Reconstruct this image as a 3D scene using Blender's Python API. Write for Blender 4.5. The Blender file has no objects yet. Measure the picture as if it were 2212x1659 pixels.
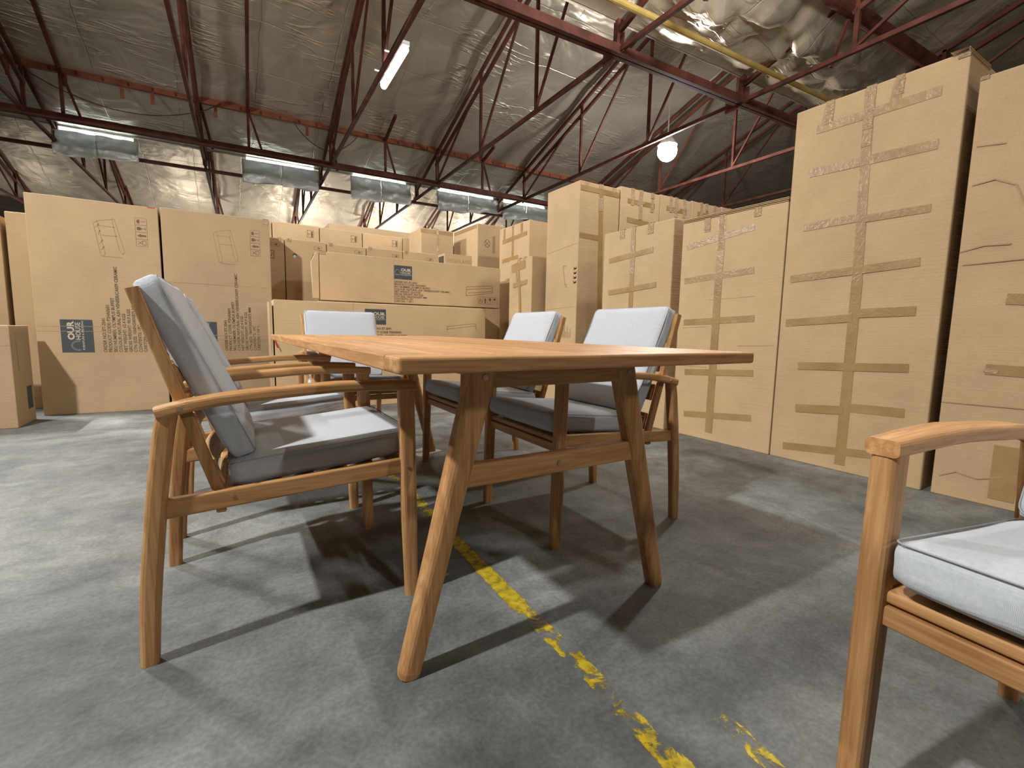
import bpy, bmesh, math, random
from mathutils import Vector, Matrix, noise
random.seed(7)
PI = math.pi
SC = bpy.context.scene
COL = SC.collection

# ------------------------------------------------------------------ materials
def mat(name, color, rough=.6, metal=0., spec=.5):
    m = bpy.data.materials.new(name); m.use_nodes = True
    b = m.node_tree.nodes['Principled BSDF']
    b.inputs['Base Color'].default_value = (*color, 1)
    b.inputs['Roughness'].default_value = rough
    b.inputs['Metallic'].default_value = metal
    b.inputs['Specular IOR Level'].default_value = spec
    return m, m.node_tree, b
def N(nt, kind, **kw):
    n = nt.nodes.new(kind)
    for k, v in kw.items():
        if k in n.inputs: n.inputs[k].default_value = v
        else: setattr(n, k, v)
    return n
def L(nt, a, ao, b, bi): nt.links.new(a.outputs[ao], b.inputs[bi])
def coords(nt, scale=(1, 1, 1), rot=(0, 0, 0), kind='Object'):
    tc = N(nt, 'ShaderNodeTexCoord'); mp = N(nt, 'ShaderNodeMapping')
    mp.inputs['Scale'].default_value = scale; mp.inputs['Rotation'].default_value = rot
    L(nt, tc, kind, mp, 'Vector'); return mp
def ramp(nt, stops):
    r = N(nt, 'ShaderNodeValToRGB'); e = r.color_ramp.elements
    while len(e) < len(stops): e.new(.5)
    for i, (p, c) in enumerate(stops):
        e[i].position = p; e[i].color = (*c, 1) if len(c) == 3 else c
    return r
def bump(nt, b, src, out, strength, dist=.01):
    n = N(nt, 'ShaderNodeBump'); n.inputs['Strength'].default_value = strength; n.inputs['Distance'].default_value = dist
    L(nt, src, out, n, 'Height'); L(nt, n, 'Normal', b, 'Normal'); return n
def objrand(nt, src, amount):
    oi = N(nt, 'ShaderNodeObjectInfo'); mr = N(nt, 'ShaderNodeMapRange')
    mr.inputs['To Min'].default_value = 1 - amount; mr.inputs['To Max'].default_value = 1 + amount
    L(nt, oi, 'Random', mr, 'Value')
    hv = N(nt, 'ShaderNodeHueSaturation'); L(nt, mr, 'Result', hv, 'Value'); L(nt, src, 'Color', hv, 'Color'); return hv

def wood(name, axis, dark=(.355, .172, .060), light=(.60, .338, .142)):
    m, nt, b = mat(name, light, .5, spec=.35)
    s = [26, 26, 26]; s[axis] = 1.6
    mp = coords(nt, s)
    oi = N(nt, 'ShaderNodeObjectInfo'); ad = N(nt, 'ShaderNodeVectorMath', operation='ADD')
    sc = N(nt, 'ShaderNodeVectorMath', operation='SCALE'); sc.inputs['Scale'].default_value = 37.
    cx = N(nt, 'ShaderNodeCombineXYZ')
    for k in 'XYZ': L(nt, oi, 'Random', cx, k)
    L(nt, cx, 'Vector', sc, 0); L(nt, mp, 'Vector', ad, 0); L(nt, sc, 'Vector', ad, 1)
    n1 = N(nt, 'ShaderNodeTexNoise', Scale=1., Detail=7., Roughness=.62, Distortion=.8); L(nt, ad, 'Vector', n1, 'Vector')
    r = ramp(nt, [(.28, dark), (.5, tuple(.5*(a+c) for a, c in zip(dark, light))), (.68, light)]); L(nt, n1, 'Fac', r, 'Fac')
    n2 = N(nt, 'ShaderNodeTexNoise', Scale=5., Detail=3.); L(nt, ad, 'Vector', n2, 'Vector')
    r2 = ramp(nt, [(.42, (.62, .5, .42)), (.55, (1, 1, 1))]); L(nt, n2, 'Fac', r2, 'Fac')
    mx = N(nt, 'ShaderNodeMix', data_type='RGBA', blend_type='MULTIPLY'); mx.inputs[0].default_value = .45
    nt.links.new(r.outputs['Color'], mx.inputs[6]); nt.links.new(r2.outputs['Color'], mx.inputs[7])
    hv = N(nt, 'ShaderNodeHueSaturation'); mr = N(nt, 'ShaderNodeMapRange')
    mr.inputs['To Min'].default_value = .88; mr.inputs['To Max'].default_value = 1.12
    L(nt, oi, 'Random', mr, 'Value'); L(nt, mr, 'Result', hv, 'Value'); nt.links.new(mx.outputs[2], hv.inputs['Color'])
    L(nt, hv, 'Color', b, 'Base Color'); bump(nt, b, n1, 'Fac', .12, .004)
    return m
WX, WY, WZ = wood('acacia_wood_x', 0), wood('acacia_wood_y', 1), wood('acacia_wood_z', 2)

def make_fabric():
    m, nt, b = mat('light_grey_fabric', (.55, .57, .60), .9, spec=.15)
    mp = coords(nt, (1, 1, 1))
    w1 = N(nt, 'ShaderNodeTexWave', Scale=190., Distortion=1.2, Detail=1.); w1.bands_direction = 'X'
    w2 = N(nt, 'ShaderNodeTexWave', Scale=190., Distortion=1.2, Detail=1.); w2.bands_direction = 'Y'
    n = N(nt, 'ShaderNodeTexNoise', Scale=140., Detail=3.); n3 = N(nt, 'ShaderNodeTexNoise', Scale=9., Detail=3.)
    for x in (w1, w2, n, n3): L(nt, mp, 'Vector', x, 'Vector')
    ma = N(nt, 'ShaderNodeMath', operation='MULTIPLY'); L(nt, w1, 'Fac', ma, 0); L(nt, w2, 'Fac', ma, 1)
    r = ramp(nt, [(.3, (.445, .47, .505)), (.7, (.505, .53, .565))]); L(nt, n, 'Fac', r, 'Fac'); L(nt, r, 'Color', b, 'Base Color')
    ad = N(nt, 'ShaderNodeMath', operation='MULTIPLY_ADD'); ad.inputs[1].default_value = 9.; L(nt, n3, 'Fac', ad, 0); L(nt, ma, 'Value', ad, 2)
    bump(nt, b, ad, 'Value', .25, .0025)
    b.inputs['Sheen Weight'].default_value = .15
    return m
FAB = make_fabric()
PIPE, _, _ = mat('grey_seam_piping', (.34, .355, .38), .85)

def make_card(name, tint):
    m, nt, b = mat(name, tint, .72, spec=.25)
    mp = coords(nt, (1, 1, 1))
    n1 = N(nt, 'ShaderNodeTexNoise', Scale=2.2, Detail=5., Roughness=.6); L(nt, mp, 'Vector', n1, 'Vector')
    n2 = N(nt, 'ShaderNodeTexNoise', Scale=130., Detail=2.); L(nt, mp, 'Vector', n2, 'Vector')
    t = tint
    r = ramp(nt, [(.3, tuple(.88*c for c in t)), (.7, tuple(1.06*c for c in t))]); L(nt, n1, 'Fac', r, 'Fac')
    r2 = ramp(nt, [(.3, (.93, .92, .9)), (.7, (1, 1, 1))]); L(nt, n2, 'Fac', r2, 'Fac')
    mx = N(nt, 'ShaderNodeMix', data_type='RGBA', blend_type='MULTIPLY'); mx.inputs[0].default_value = 1
    nt.links.new(r.outputs['Color'], mx.inputs[6]); nt.links.new(r2.outputs['Color'], mx.inputs[7])
    oi = N(nt, 'ShaderNodeObjectInfo'); mr = N(nt, 'ShaderNodeMapRange'); mr.inputs['To Min'].default_value = .93; mr.inputs['To Max'].default_value = 1.06
    L(nt, oi, 'Random', mr, 'Value'); hv = N(nt, 'ShaderNodeHueSaturation'); L(nt, mr, 'Result', hv, 'Value'); nt.links.new(mx.outputs[2], hv.inputs['Color'])
    L(nt, hv, 'Color', b, 'Base Color')
    mp2 = coords(nt, (.6, .6, 60)); n3 = N(nt, 'ShaderNodeTexNoise', Scale=2., Detail=2.); L(nt, mp2, 'Vector', n3, 'Vector')
    n4 = N(nt, 'ShaderNodeTexNoise', Scale=3.5, Detail=3.); L(nt, mp, 'Vector', n4, 'Vector')
    ad = N(nt, 'ShaderNodeMath', operation='MULTIPLY_ADD'); ad.inputs[1].default_value = 6.; L(nt, n4, 'Fac', ad, 0); L(nt, n3, 'Fac', ad, 2)
    bump(nt, b, ad, 'Value', .30, .004)
    return m
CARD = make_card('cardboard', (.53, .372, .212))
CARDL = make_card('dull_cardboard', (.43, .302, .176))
CARDIN = mat('cardboard_inside', (.10, .065, .035), .9)[0]
CREASE = mat('cardboard_crease', (.40, .27, .145), .8)[0]
HOLESHADE = mat('hole_shade', (.05, .04, .03), .9)[0]  # flat dark colour standing in for the shade inside openings

def make_tape():
    m, nt, b = mat('packing_tape', (.34, .205, .085), .33, spec=.6)
    mp = coords(nt, (1, 1, 1)); n = N(nt, 'ShaderNodeTexNoise', Scale=26., Detail=4., Distortion=2.); L(nt, mp, 'Vector', n, 'Vector')
    n2 = N(nt, 'ShaderNodeTexNoise', Scale=7., Detail=3.); L(nt, mp, 'Vector', n2, 'Vector')
    r = ramp(nt, [(.3, (.30, .178, .070)), (.7, (.38, .24, .105))]); L(nt, n2, 'Fac', r, 'Fac'); L(nt, r, 'Color', b, 'Base Color')
    bump(nt, b, n, 'Fac', .4, .005); return m
TAPE = make_tape()
def make_cleartape():
    m, nt, b = mat('crumpled_tape', (.50, .35, .20), .14, spec=.9)
    mp = coords(nt, (1, 1, 1)); n = N(nt, 'ShaderNodeTexNoise', Scale=45., Detail=5., Distortion=3.); L(nt, mp, 'Vector', n, 'Vector')
    bump(nt, b, n, 'Fac', 1., .012); return m
CTAPE = make_cleartape()
INK = mat('print_ink', (.13, .085, .045), .8)[0]
FAINT = mat('faint_print_ink', (.33, .215, .11), .8)[0]
SLATE = mat('slate_print', (.045, .052, .058), .7)[0]
PALE = mat('pale_print', (.50, .42, .31), .8)[0]
GREYP = mat('grey_print', (.13, .14, .145), .8)[0]
RED = mat('red_tape', (.42, .03, .02), .5)[0]
WHITE = mat('white_enamel', (.8, .8, .78), .4)[0]

def make_steel(name, a, c):
    m, nt, b = mat(name, a, .7, spec=.25)
    mp = coords(nt, (1, 1, 1)); n = N(nt, 'ShaderNodeTexNoise', Scale=6., Detail=5.); L(nt, mp, 'Vector', n, 'Vector')
    r = ramp(nt, [(.35, a), (.65, c)]); L(nt, n, 'Fac', r, 'Fac'); L(nt, r, 'Color', b, 'Base Color')
    bump(nt, b, n, 'Fac', .2, .01); return m
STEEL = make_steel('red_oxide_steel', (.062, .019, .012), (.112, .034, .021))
PURLIN = make_steel('orange_lit_steel', (.17, .054, .027), (.25, .085, .042))  # the purlin's orange lighting is put into this brighter steel colour
YPIPE = make_steel('ochre_pipe', (.28, .185, .05), (.35, .24, .075))
BOLTM = mat('bolt_metal', (.42, .32, .22), .4, .6)[0]

def make_foil(name, col, metal, rough, wr=.5, facet=0.):
    m, nt, b = mat(name, col, rough, metal)
    mp = coords(nt, (1, 1, 1))
    n1 = N(nt, 'ShaderNodeTexNoise', Scale=.9, Detail=3., Roughness=.5, Distortion=.8); L(nt, mp, 'Vector', n1, 'Vector')
    # sparse creases, mostly lying across the slope
    mp2 = coords(nt, (.75, 3.6, 1)); n2 = N(nt, 'ShaderNodeTexNoise', Scale=1.3, Detail=3., Roughness=.55, Distortion=.7); L(nt, mp2, 'Vector', n2, 'Vector')
    r2 = ramp(nt, [(.44, (0, 0, 0)), (.495, (1, 1, 1)), (.51, (.9, .9, .9)), (.56, (0, 0, 0))]); L(nt, n2, 'Fac', r2, 'Fac')
    nm = N(nt, 'ShaderNodeTexNoise', Scale=1.1, Detail=2.); L(nt, mp, 'Vector', nm, 'Vector')
    rm = ramp(nt, [(.52, (0, 0, 0)), (.66, (1, 1, 1))]); L(nt, nm, 'Fac', rm, 'Fac')
    mk = N(nt, 'ShaderNodeMath', operation='MULTIPLY'); L(nt, r2, 'Color', mk, 0); L(nt, rm, 'Color', mk, 1)
    n5 = N(nt, 'ShaderNodeTexNoise', Scale=7., Detail=4.); L(nt, mp, 'Vector', n5, 'Vector')
    ma = N(nt, 'ShaderNodeMath', operation='MULTIPLY_ADD'); ma.inputs[1].default_value = .16; L(nt, mk, 'Value', ma, 0); L(nt, n1, 'Fac', ma, 2)
    mb = N(nt, 'ShaderNodeMath', operation='MULTIPLY_ADD'); mb.inputs[1].default_value = .05; L(nt, n5, 'Fac', mb, 0); L(nt, ma, 'Value', mb, 2)
    # seams of the foil strips, a little wavy
    wv = N(nt, 'ShaderNodeTexNoise', Scale=2.5, Detail=2.); L(nt, mp, 'Vector', wv, 'Vector')
    wa = N(nt, 'ShaderNodeVectorMath', operation='MULTIPLY_ADD'); wa.inputs[1].default_value = (.10, .10, 0); L(nt, wv, 'Color', wa, 0); L(nt, mp, 'Vector', wa, 2)
    bk = N(nt, 'ShaderNodeTexBrick', Scale=1.); bk.offset = 0.
    bk.inputs['Brick Width'].default_value = 1.125; bk.inputs['Row Height'].default_value = .95; bk.inputs['Mortar Size'].default_value = .012; bk.inputs['Mortar Smooth'].default_value = .8
    L(nt, wa, 'Vector', bk, 'Vector')
    mc = N(nt, 'ShaderNodeMath', operation='MULTIPLY_ADD'); mc.inputs[1].default_value = -.07; L(nt, bk, 'Fac', mc, 0); L(nt, mb, 'Value', mc, 2); last = mc
    if facet:
        v = N(nt, 'ShaderNodeTexVoronoi', Scale=3.2); v.feature = 'F1'; L(nt, wa, 'Vector', v, 'Vector')
        md = N(nt, 'ShaderNodeMath', operation='MULTIPLY_ADD'); md.inputs[1].default_value = facet; L(nt, v, 'Distance', md, 0); L(nt, mc, 'Value', md, 2); last = md
    bump(nt, b, last, 'Value', wr, .22)
    r = ramp(nt, [(.3, tuple(.82*c for c in col)), (.7, tuple(min(1, 1.06*c) for c in col))]); L(nt, n1, 'Fac', r, 'Fac'); L(nt, r, 'Color', b, 'Base Color')
    return m
FOIL = make_foil('foil_insulation', (.68, .595, .48), .68, .38, .55)
FOILFAR = make_foil('foil_insulation_far_bay', (.64, .56, .45), .45, .52, .6, .12)
FOILCR = make_foil('crumpled_foil', (.66, .55, .41), .55, .42, .40, .30)
def make_flap():
    m, nt, b = mat('foil_flap', (.66, .64, .60), .45, .35)
    mp = coords(nt, (1, 1, 1)); n = N(nt, 'ShaderNodeTexNoise', Scale=3., Detail=5., Distortion=1.); L(nt, mp, 'Vector', n, 'Vector')
    bump(nt, b, n, 'Fac', .6, .06)
    tr = N(nt, 'ShaderNodeBsdfTranslucent'); tr.inputs['Color'].default_value = (.70, .76, .76, 1)
    mx = N(nt, 'ShaderNodeMixShader'); mx.inputs['Fac'].default_value = .26
    L(nt, b, 'BSDF', mx, 1); L(nt, tr, 'BSDF', mx, 2)
    out = nt.nodes['Material Output']; L(nt, mx, 'Shader', out, 'Surface')
    return m
FLAP = make_flap()
def emit(name, col, s):
    m, nt, b = mat(name, (.8, .8, .8), .5)
    b.inputs['Emission Color'].default_value = (*col, 1); b.inputs['Emission Strength'].default_value = s; return m
TUBE = emit('lamp_glow', (1, .97, .95), 24.)
SKYL = emit('daylight_panel', (.80, .95, 1.), 3.0)

def make_floor():
    m, nt, b = mat('concrete', (.16, .16, .15), .62, spec=.35)
    mp = coords(nt, (1, 1, 1))
    n1 = N(nt, 'ShaderNodeTexNoise', Scale=1.1, Detail=8., Roughness=.65, Distortion=.6)
    n2 = N(nt, 'ShaderNodeTexNoise', Scale=7., Detail=6., Roughness=.7, Distortion=.5)
    n3 = N(nt, 'ShaderNodeTexNoise', Scale=90., Detail=3.)
    mpz = coords(nt, (.7, 3.2, 1), (0, 0, .35)); n4 = N(nt, 'ShaderNodeTexNoise', Scale=1.2, Detail=5., Roughness=.6); L(nt, mpz, 'Vector', n4, 'Vector')
    for x in (n1, n2, n3): L(nt, mp, 'Vector', x, 'Vector')
    r1 = ramp(nt, [(.32, (.098, .104, .104)), (.52, (.178, .186, .184)), (.72, (.280, .290, .285))]); L(nt, n1, 'Fac', r1, 'Fac')
    r2 = ramp(nt, [(.3, (.62, .62, .62)), (.6, (1.05, 1.05, 1.04))]); L(nt, n2, 'Fac', r2, 'Fac')
    r4 = ramp(nt, [(.35, (.78, .78, .77)), (.62, (1.12, 1.12, 1.1))]); L(nt, n4, 'Fac', r4, 'Fac')
    r3 = ramp(nt, [(.35, (.84, .84, .84)), (.65, (1.1, 1.1, 1.1))]); L(nt, n3, 'Fac', r3, 'Fac')
    prev = r1.outputs['Color']
    for r in (r2, r4, r3):
        mx = N(nt, 'ShaderNodeMix', data_type='RGBA', blend_type='MULTIPLY'); mx.inputs[0].default_value = 1.
        nt.links.new(prev, mx.inputs[6]); nt.links.new(r.outputs['Color'], mx.inputs[7]); prev = mx.outputs[2]
    vo = N(nt, 'ShaderNodeTexVoronoi', Scale=5.); L(nt, mp, 'Vector', vo, 'Vector')
    rs = ramp(nt, [(0., (1, 1, 1)), (.022, (0, 0, 0))]); L(nt, vo, 'Distance', rs, 'Fac')
    mx = N(nt, 'ShaderNodeMix', data_type='RGBA', blend_type='MIX'); nt.links.new(rs.outputs['Color'], mx.inputs[0])
    nt.links.new(prev, mx.inputs[6]); mx.inputs[7].default_value = (.36, .35, .32, 1); nt.links.new(mx.outputs[2], b.inputs['Base Color'])
    bump(nt, b, n2, 'Fac', .12, .01)
    return m
FLOOR = make_floor()
def make_paint():
    m, nt, b = mat('worn_yellow_paint', (.55, .40, .02), .55)
    mp = coords(nt, (1, 1, 1))
    n = N(nt, 'ShaderNodeTexNoise', Scale=14., Detail=8., Roughness=.72, Distortion=.6); L(nt, mp, 'Vector', n, 'Vector')
    n1 = N(nt, 'ShaderNodeTexNoise', Scale=2.6, Detail=2.); L(nt, mp, 'Vector', n1, 'Vector')
    at = N(nt, 'ShaderNodeAttribute', attribute_name='cover')
    # coverage: attribute + noises
    a1 = N(nt, 'ShaderNodeMath', operation='MULTIPLY_ADD'); a1.inputs[1].default_value = .9; L(nt, n, 'Fac', a1, 0); nt.links.new(at.outputs['Fac'], a1.inputs[2])
    rr = ramp(nt, [(.92, (0, 0, 0)), (.99, (1, 1, 1))]); L(nt, a1, 'Value', rr, 'Fac')
    nc = N(nt, 'ShaderNodeTexNoise', Scale=40., Detail=4.); L(nt, mp, 'Vector', nc, 'Vector')
    rc = ramp(nt, [(.35, (.30, .22, .02)), (.6, (.60, .44, .02))]); L(nt, nc, 'Fac', rc, 'Fac'); L(nt, rc, 'Color', b, 'Base Color')
    tr = N(nt, 'ShaderNodeBsdfTransparent'); mx = N(nt, 'ShaderNodeMixShader')
    nt.links.new(rr.outputs['Color'], mx.inputs['Fac']); L(nt, tr, 'BSDF', mx, 1); L(nt, b, 'BSDF', mx, 2)
    L(nt, mx, 'Shader', nt.nodes['Material Output'], 'Surface'); return m
PAINT = make_paint()
DARKWALL = mat('dark_cladding', (.07, .06, .05), .8)[0]

# ------------------------------------------------------------------ mesh helpers
def obj(name, bm, m, parent=None, smooth=False):
    me = bpy.data.meshes.new(name); bm.normal_update(); bm.to_mesh(me); bm.free()
    if smooth:
        for p in me.polygons: p.use_smooth = True
    o = bpy.data.objects.new(name, me); COL.objects.link(o)
    if m: me.materials.append(m)
    if parent: o.parent = parent
    return o
def tag(o, label=None, cat=None, group=None, kind=None):
    if label: o['label'] = label
    if cat: o['category'] = cat
    if group: o['group'] = group
    if kind: o['kind'] = kind
    return o
def thing(name, label, cat, loc=(0, 0, 0), rz=0., group=None):
    o = bpy.data.objects.new(name, None); COL.objects.link(o); o.location = loc; o.rotation_euler = (0, 0, rz)
    o.empty_display_size = .1
    return tag(o, label, cat, group)
def dup(root, loc, rz, label):
    r = root.copy(); COL.objects.link(r); r.location = loc; r.rotation_euler = (0, 0, rz); r['label'] = label
    for ch in list(root.children):
        c = ch.copy(); COL.objects.link(c); c.parent = r
        for g in list(ch.children):
            d = g.copy(); COL.objects.link(d); d.parent = c
    return r
def add_box(bm, c, s, bev=0., seg=2, M=None):
    r = bmesh.ops.create_cube(bm, size=1.)
    vs = r['verts']
    for v in vs: v.co = Vector((v.co.x*s[0]+c[0], v.co.y*s[1]+c[1], v.co.z*s[2]+c[2]))
    if bev > 0:
        es = list({e for v in vs for e in v.link_edges})
        rb = bmesh.ops.bevel(bm, geom=es, offset=bev, segments=seg, profile=.5, affect='EDGES')
        vs = list({v for f in rb['faces'] for v in f.verts} | {v for v in vs if v.is_valid})
    if M is not None:
        for v in vs: v.co = M @ v.co
    return vs
def frame(d, up=Vector((0, 0, 1))):
    d = Vector(d).normalized(); up = Vector(up)
    if abs(d.dot(up)) > .98: up = Vector((0, 1, 0))
    s = d.cross(up).normalized(); u = s.cross(d).normalized(); return s, u
def add_loft(bm, pts, secs, side=None, rnd=.25, n=3, up=(0, 0, 1)):
    """rounded-rectangle section swept along pts; secs = (width along side, height) per point; side = fixed side vector"""
    rings = []
    P = [Vector(p) for p in pts]
    for i, p in enumerate(P):
        d = (P[min(i+1, len(P)-1)] - P[max(i-1, 0)]).normalized()
        if side is not None:
            s = Vector(side).normalized(); u = s.cross(d).normalized()
        else: s, u = frame(d, up)
        w, h = secs[i] if isinstance(secs, list) else secs
        r = min(w, h)*rnd; ring = []
        for (sx, sy, a0) in ((1, 1, 0), (-1, 1, PI/2), (-1, -1, PI), (1, -1, 1.5*PI)):
            for k in range(n+1):
                a = a0 + k/n*PI/2
                ring.append(bm.verts.new(p + s*(sx*(w/2-r)+r*math.cos(a)) + u*(sy*(h/2-r)+r*math.sin(a))))
        rings.append(ring)
    m = len(rings[0])
    for a, c in zip(rings, rings[1:]):
        for k in range(m): bm.faces.new((a[k], a[(k+1) % m], c[(k+1) % m], c[k]))
    bm.faces.new(rings[0][::-1]); bm.faces.new(rings[-1])
    bmesh.ops.recalc_face_normals(bm, faces=bm.faces[:])
def add_bar(bm, a, b, w, h, rnd=.08, up=(0, 0, 1)): add_loft(bm, [a, b], (w, h), None, rnd, 1, up)
def add_cyl(bm, a, b, r, n=12, r2=None):
    a, b = Vector(a), Vector(b); s, u = frame(b-a); r2 = r if r2 is None else r2
    A = [bm.verts.new(a+(s*math.cos(2*PI*k/n)+u*math.sin(2*PI*k/n))*r) for k in range(n)]
    B = [bm.verts.new(b+(s*math.cos(2*PI*k/n)+u*math.sin(2*PI*k/n))*r2) for k in range(n)]
    for k in range(n): bm.faces.new((A[k], A[(k+1) % n], B[(k+1) % n], B[k]))
    bm.faces.new(A[::-1]); bm.faces.new(B)
    bmesh.ops.recalc_face_normals(bm, faces=bm.faces[:])
def add_tube(bm, pts, r, n=6, closed=False):
    P = [Vector(p) for p in pts]; rings = []; K = len(P)
    for i, p in enumerate(P):
        d = (P[(i+1) % K]-P[(i-1) % K]) if closed else (P[min(i+1, K-1)]-P[max(i-1, 0)])
        s, u = frame(d); rings.append([bm.verts.new(p+(s*math.cos(2*PI*k/n)+u*math.sin(2*PI*k/n))*r) for k in range(n)])
    prs = list(zip(rings, rings[1:])) + ([(rings[-1], rings[0])] if closed else [])
    for A, B in prs:
        for k in range(n): bm.faces.new((A[k], A[(k+1) % n], B[(k+1) % n], B[k]))
    if not closed: bm.faces.new(rings[0][::-1]); bm.faces.new(rings[-1])
    bmesh.ops.recalc_face_normals(bm, faces=bm.faces[:])
def BM(): return bmesh.new()

def cushion(lx, ly, t, crown, seed=0, n=14, r=.018, concave=0.):
    """soft slab, length lx (x), width ly (y), thickness t (z), centred on the origin"""
    bm = BM(); g = bmesh.ops.create_cube(bm, size=2.)
    bmesh.ops.subdivide_edges(bm, edges=bm.edges[:], cuts=n, use_grid_fill=True)
    for v in bm.verts:
        x, y, z = v.co
        hx, hy, hz = lx/2, ly/2, t/2
        # denser toward the edges, then rounded box
        x, y = [math.copysign(abs(q)**.8, q) for q in (x, y)]
        p = Vector((x*hx, y*hy, z*hz))
        q = Vector((max(-hx+r, min(hx-r, p.x)), max(-hy+r, min(hy-r, p.y)), max(-hz+r, min(hz-r, p.z))))
        d = p-q
        if d.length > 1e-9: p = q + d.normalized()*r*min(1., d.length/r if d.length < r else 1.)
        fx, fy = max(0, 1-(p.x/hx)**2), max(0, 1-(p.y/hy)**2)
        p.z += crown*math.copysign(1, z)*math.sqrt(fx*fy)*min(1, abs(z)) if abs(z) > .2 else 0
        nn = noise.noise(Vector((p.x*6+seed, p.y*6, z*2+seed)))
        p.z += .004*nn
        p.y += .004*noise.noise(Vector((p.x*9, seed, z)))*(y); p.x += .004*noise.noise(Vector((seed, p.y*9, z)))*x
        v.co = p
    return bm
def piping_loop(lx, ly, z, inset=.003, r=.0015):
    bm = BM(); pts = []
    hx, hy, c = lx/2-inset, ly/2-inset, .02
    for (sx, sy, a0) in ((1, 1, 0), (-1, 1, PI/2), (-1, -1, PI), (1, -1, 1.5*PI)):
        for k in range(5):
            a = a0+k/4*PI/2; pts.append((sx*(hx-c)+c*math.cos(a), sy*(hy-c)+c*math.sin(a), z))
    add_tube(bm, pts, r, 6, True); return bm

# ------------------------------------------------------------------ dining chair
CW = .5385           # distance between the legs
def make_chair(label):
    """origin on the floor midway between the front feet, seat faces +x, right-hand side is -y"""
    t = thing('dining_chair', label, 'chair', group='armchairs of the outdoor dining set')
    h = CW/2
    for s in (-1, 1):
        bm = BM(); add_loft(bm, [(.002, s*h, 0), (-.003, s*h, .22), (-.008, s*h, .45), (-.012, s*h, .632)], [(.034, .036), (.036, .043), (.037, .046), (.037, .046)], (0, 1, 0), .3); obj('leg', bm, WZ, t)
        bm = BM(); add_loft(bm, [(-.632, s*h, 0), (-.626, s*h, .12), (-.618, s*h, .22), (-.599, s*h, .40), (-.580, s*h, .54), (-.568, s*h, .605)], [(.034, .036), (.036, .040), (.037, .042), (.038, .042), (.038, .042), (.038, .040)], (0, 1, 0), .3); obj('leg', bm, WZ, t)
        top = [(-.591, .609), (-.53, .624), (-.472, .634), (-.406, .641), (-.34, .645), (-.264, .650), (-.197, .6535), (-.144, .6535), (-.07, .651), (.014, .647)]
        bm = BM(); add_loft(bm, [(x, s*h, z-.014) for x, z in top], [(.046, .030), (.050, .030), (.053, .029), (.056, .028), (.058, .028), (.058, .027), (.058, .027), (.057, .026), (.054, .026), (.046, .026)], (0, 1, 0), .3); obj('armrest', bm, WX, t)
        bm = BM(); add_loft(bm, [(-.60, s*(h-.004), .367), (-.02, s*(h-.004), .401)], (.024, .046), (0, 1, 0), .2); obj('side_rail', bm, WX, t)
        ys = s*(h-.026)
        bm = BM(); add_loft(bm, [(-.474, ys, .375), (-.622, ys, .876)], (.022, .026), (0, 1, 0), .2); obj('back_stile', bm, WZ, t)
        bm = BM(); add_cyl(bm, (-.545, s*(h+.024), .606), (-.545, s*(h+.0300), .606), .0055); add_cyl(bm, (-.45, s*(h+.006), .382), (-.45, s*(h+.0095), .382), .0045); add_cyl(bm, (-.012, s*(h+.012), .40), (-.012, s*(h+.0200), .40), .0045)
        obj('bolt', bm, BOLTM, t)
    for i, z in enumerate((.43, .55, .67, .79)):
        x = -.474 - (z-.375)*(.148/.501) + .010
        bm = BM(); K = 9; pts = []
        for k in range(K):
            y = -(h-.046)+k/(K-1)*2*(h-.046); bow = .022*(1-(y/(h-.046))**2); pts.append((x-bow, y, z))
        add_loft(bm, pts, (.070, .014), (-.283, 0, .959), .35); obj('back_slat', bm, WY, t)
    bm = BM(); add_loft(bm, [(-.012, -h+.016, .372), (-.012, h-.016, .372)], (.022, .032), (1, 0, 0), .2); obj('front_rail', bm, WY, t)
    bm = BM(); add_loft(bm, [(-.475, -h+.014, .356), (-.475, h-.014, .356)], (.022, .040), (1, 0, 0), .2); obj('back_rail', bm, WY, t)
    for k in range(6):
        x = -.030 - k*.082; z = .402 + (x+.02)*.06 - (.004 if k else 0)
        bm = BM(); add_loft(bm, [(x, -h+.016, z), (x, h-.016, z)], (.050, .020), (1, 0, -.0), .3); obj('seat_slat', bm, WY, t)
    # cushions
    sx, sy, st = .478, .494, .072
    c = obj('seat_cushion', cushion(sx, sy, st, .009, 3.1, r=.026), FAB, t, True)
    ang = math.atan2(.042, .455); c.location = (-.219, 0, .4440); c.rotation_euler = (0, -ang, 0)
    p = obj('piping', piping_loop(sx, sy, st/2-.004), PIPE, c, True)
    bx, by, bt = .476, .472, .060
    c = obj('back_cushion', cushion(bx, by, bt, .010, 8.7), FAB, t, True)
    # local x runs up the back, local z towards the sitter
    upv = Vector((-.184, 0, .425)).normalized(); fwd = Vector((upv.z, 0, -upv.x))
    ctr = Vector((-.446, 0, .452)) + upv*(bx/2) + fwd*(bt/2+.003)
    M = Matrix(((upv.x, 0, fwd.x), (0, 1, 0), (upv.z, 0, fwd.z)))
    M = Matrix((( -upv.x, 0, fwd.x), (0, -1, 0), (-upv.z, 0, fwd.z)))
    c.location = ctr; c.rotation_euler = M.to_euler()
    obj('piping', piping_loop(bx, by, bt/2-.005), PIPE, c, True)
    return t
def chair_at(t, x, y, rz): t.location = (x, y, 0); t.rotation_euler = (0, 0, rz)
h = CW/2
ch = make_chair('armchair nearest on the left of the table, its long seat and armrest fully in view')
r = math.radians(-1.4)
chair_at(ch, -.2847+math.sin(-r)*h*-1*-1, -.6101+h*math.cos(r), r)
dup(ch, (-.271, .175+h, 0), 0., 'armchair on the left of the table, behind the nearest left armchair')
dup(ch, (.284, -.583+h, 0), PI+math.radians(-1.2), 'armchair nearest on the right of the table, its back cushion towards the taped boxes')
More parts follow.
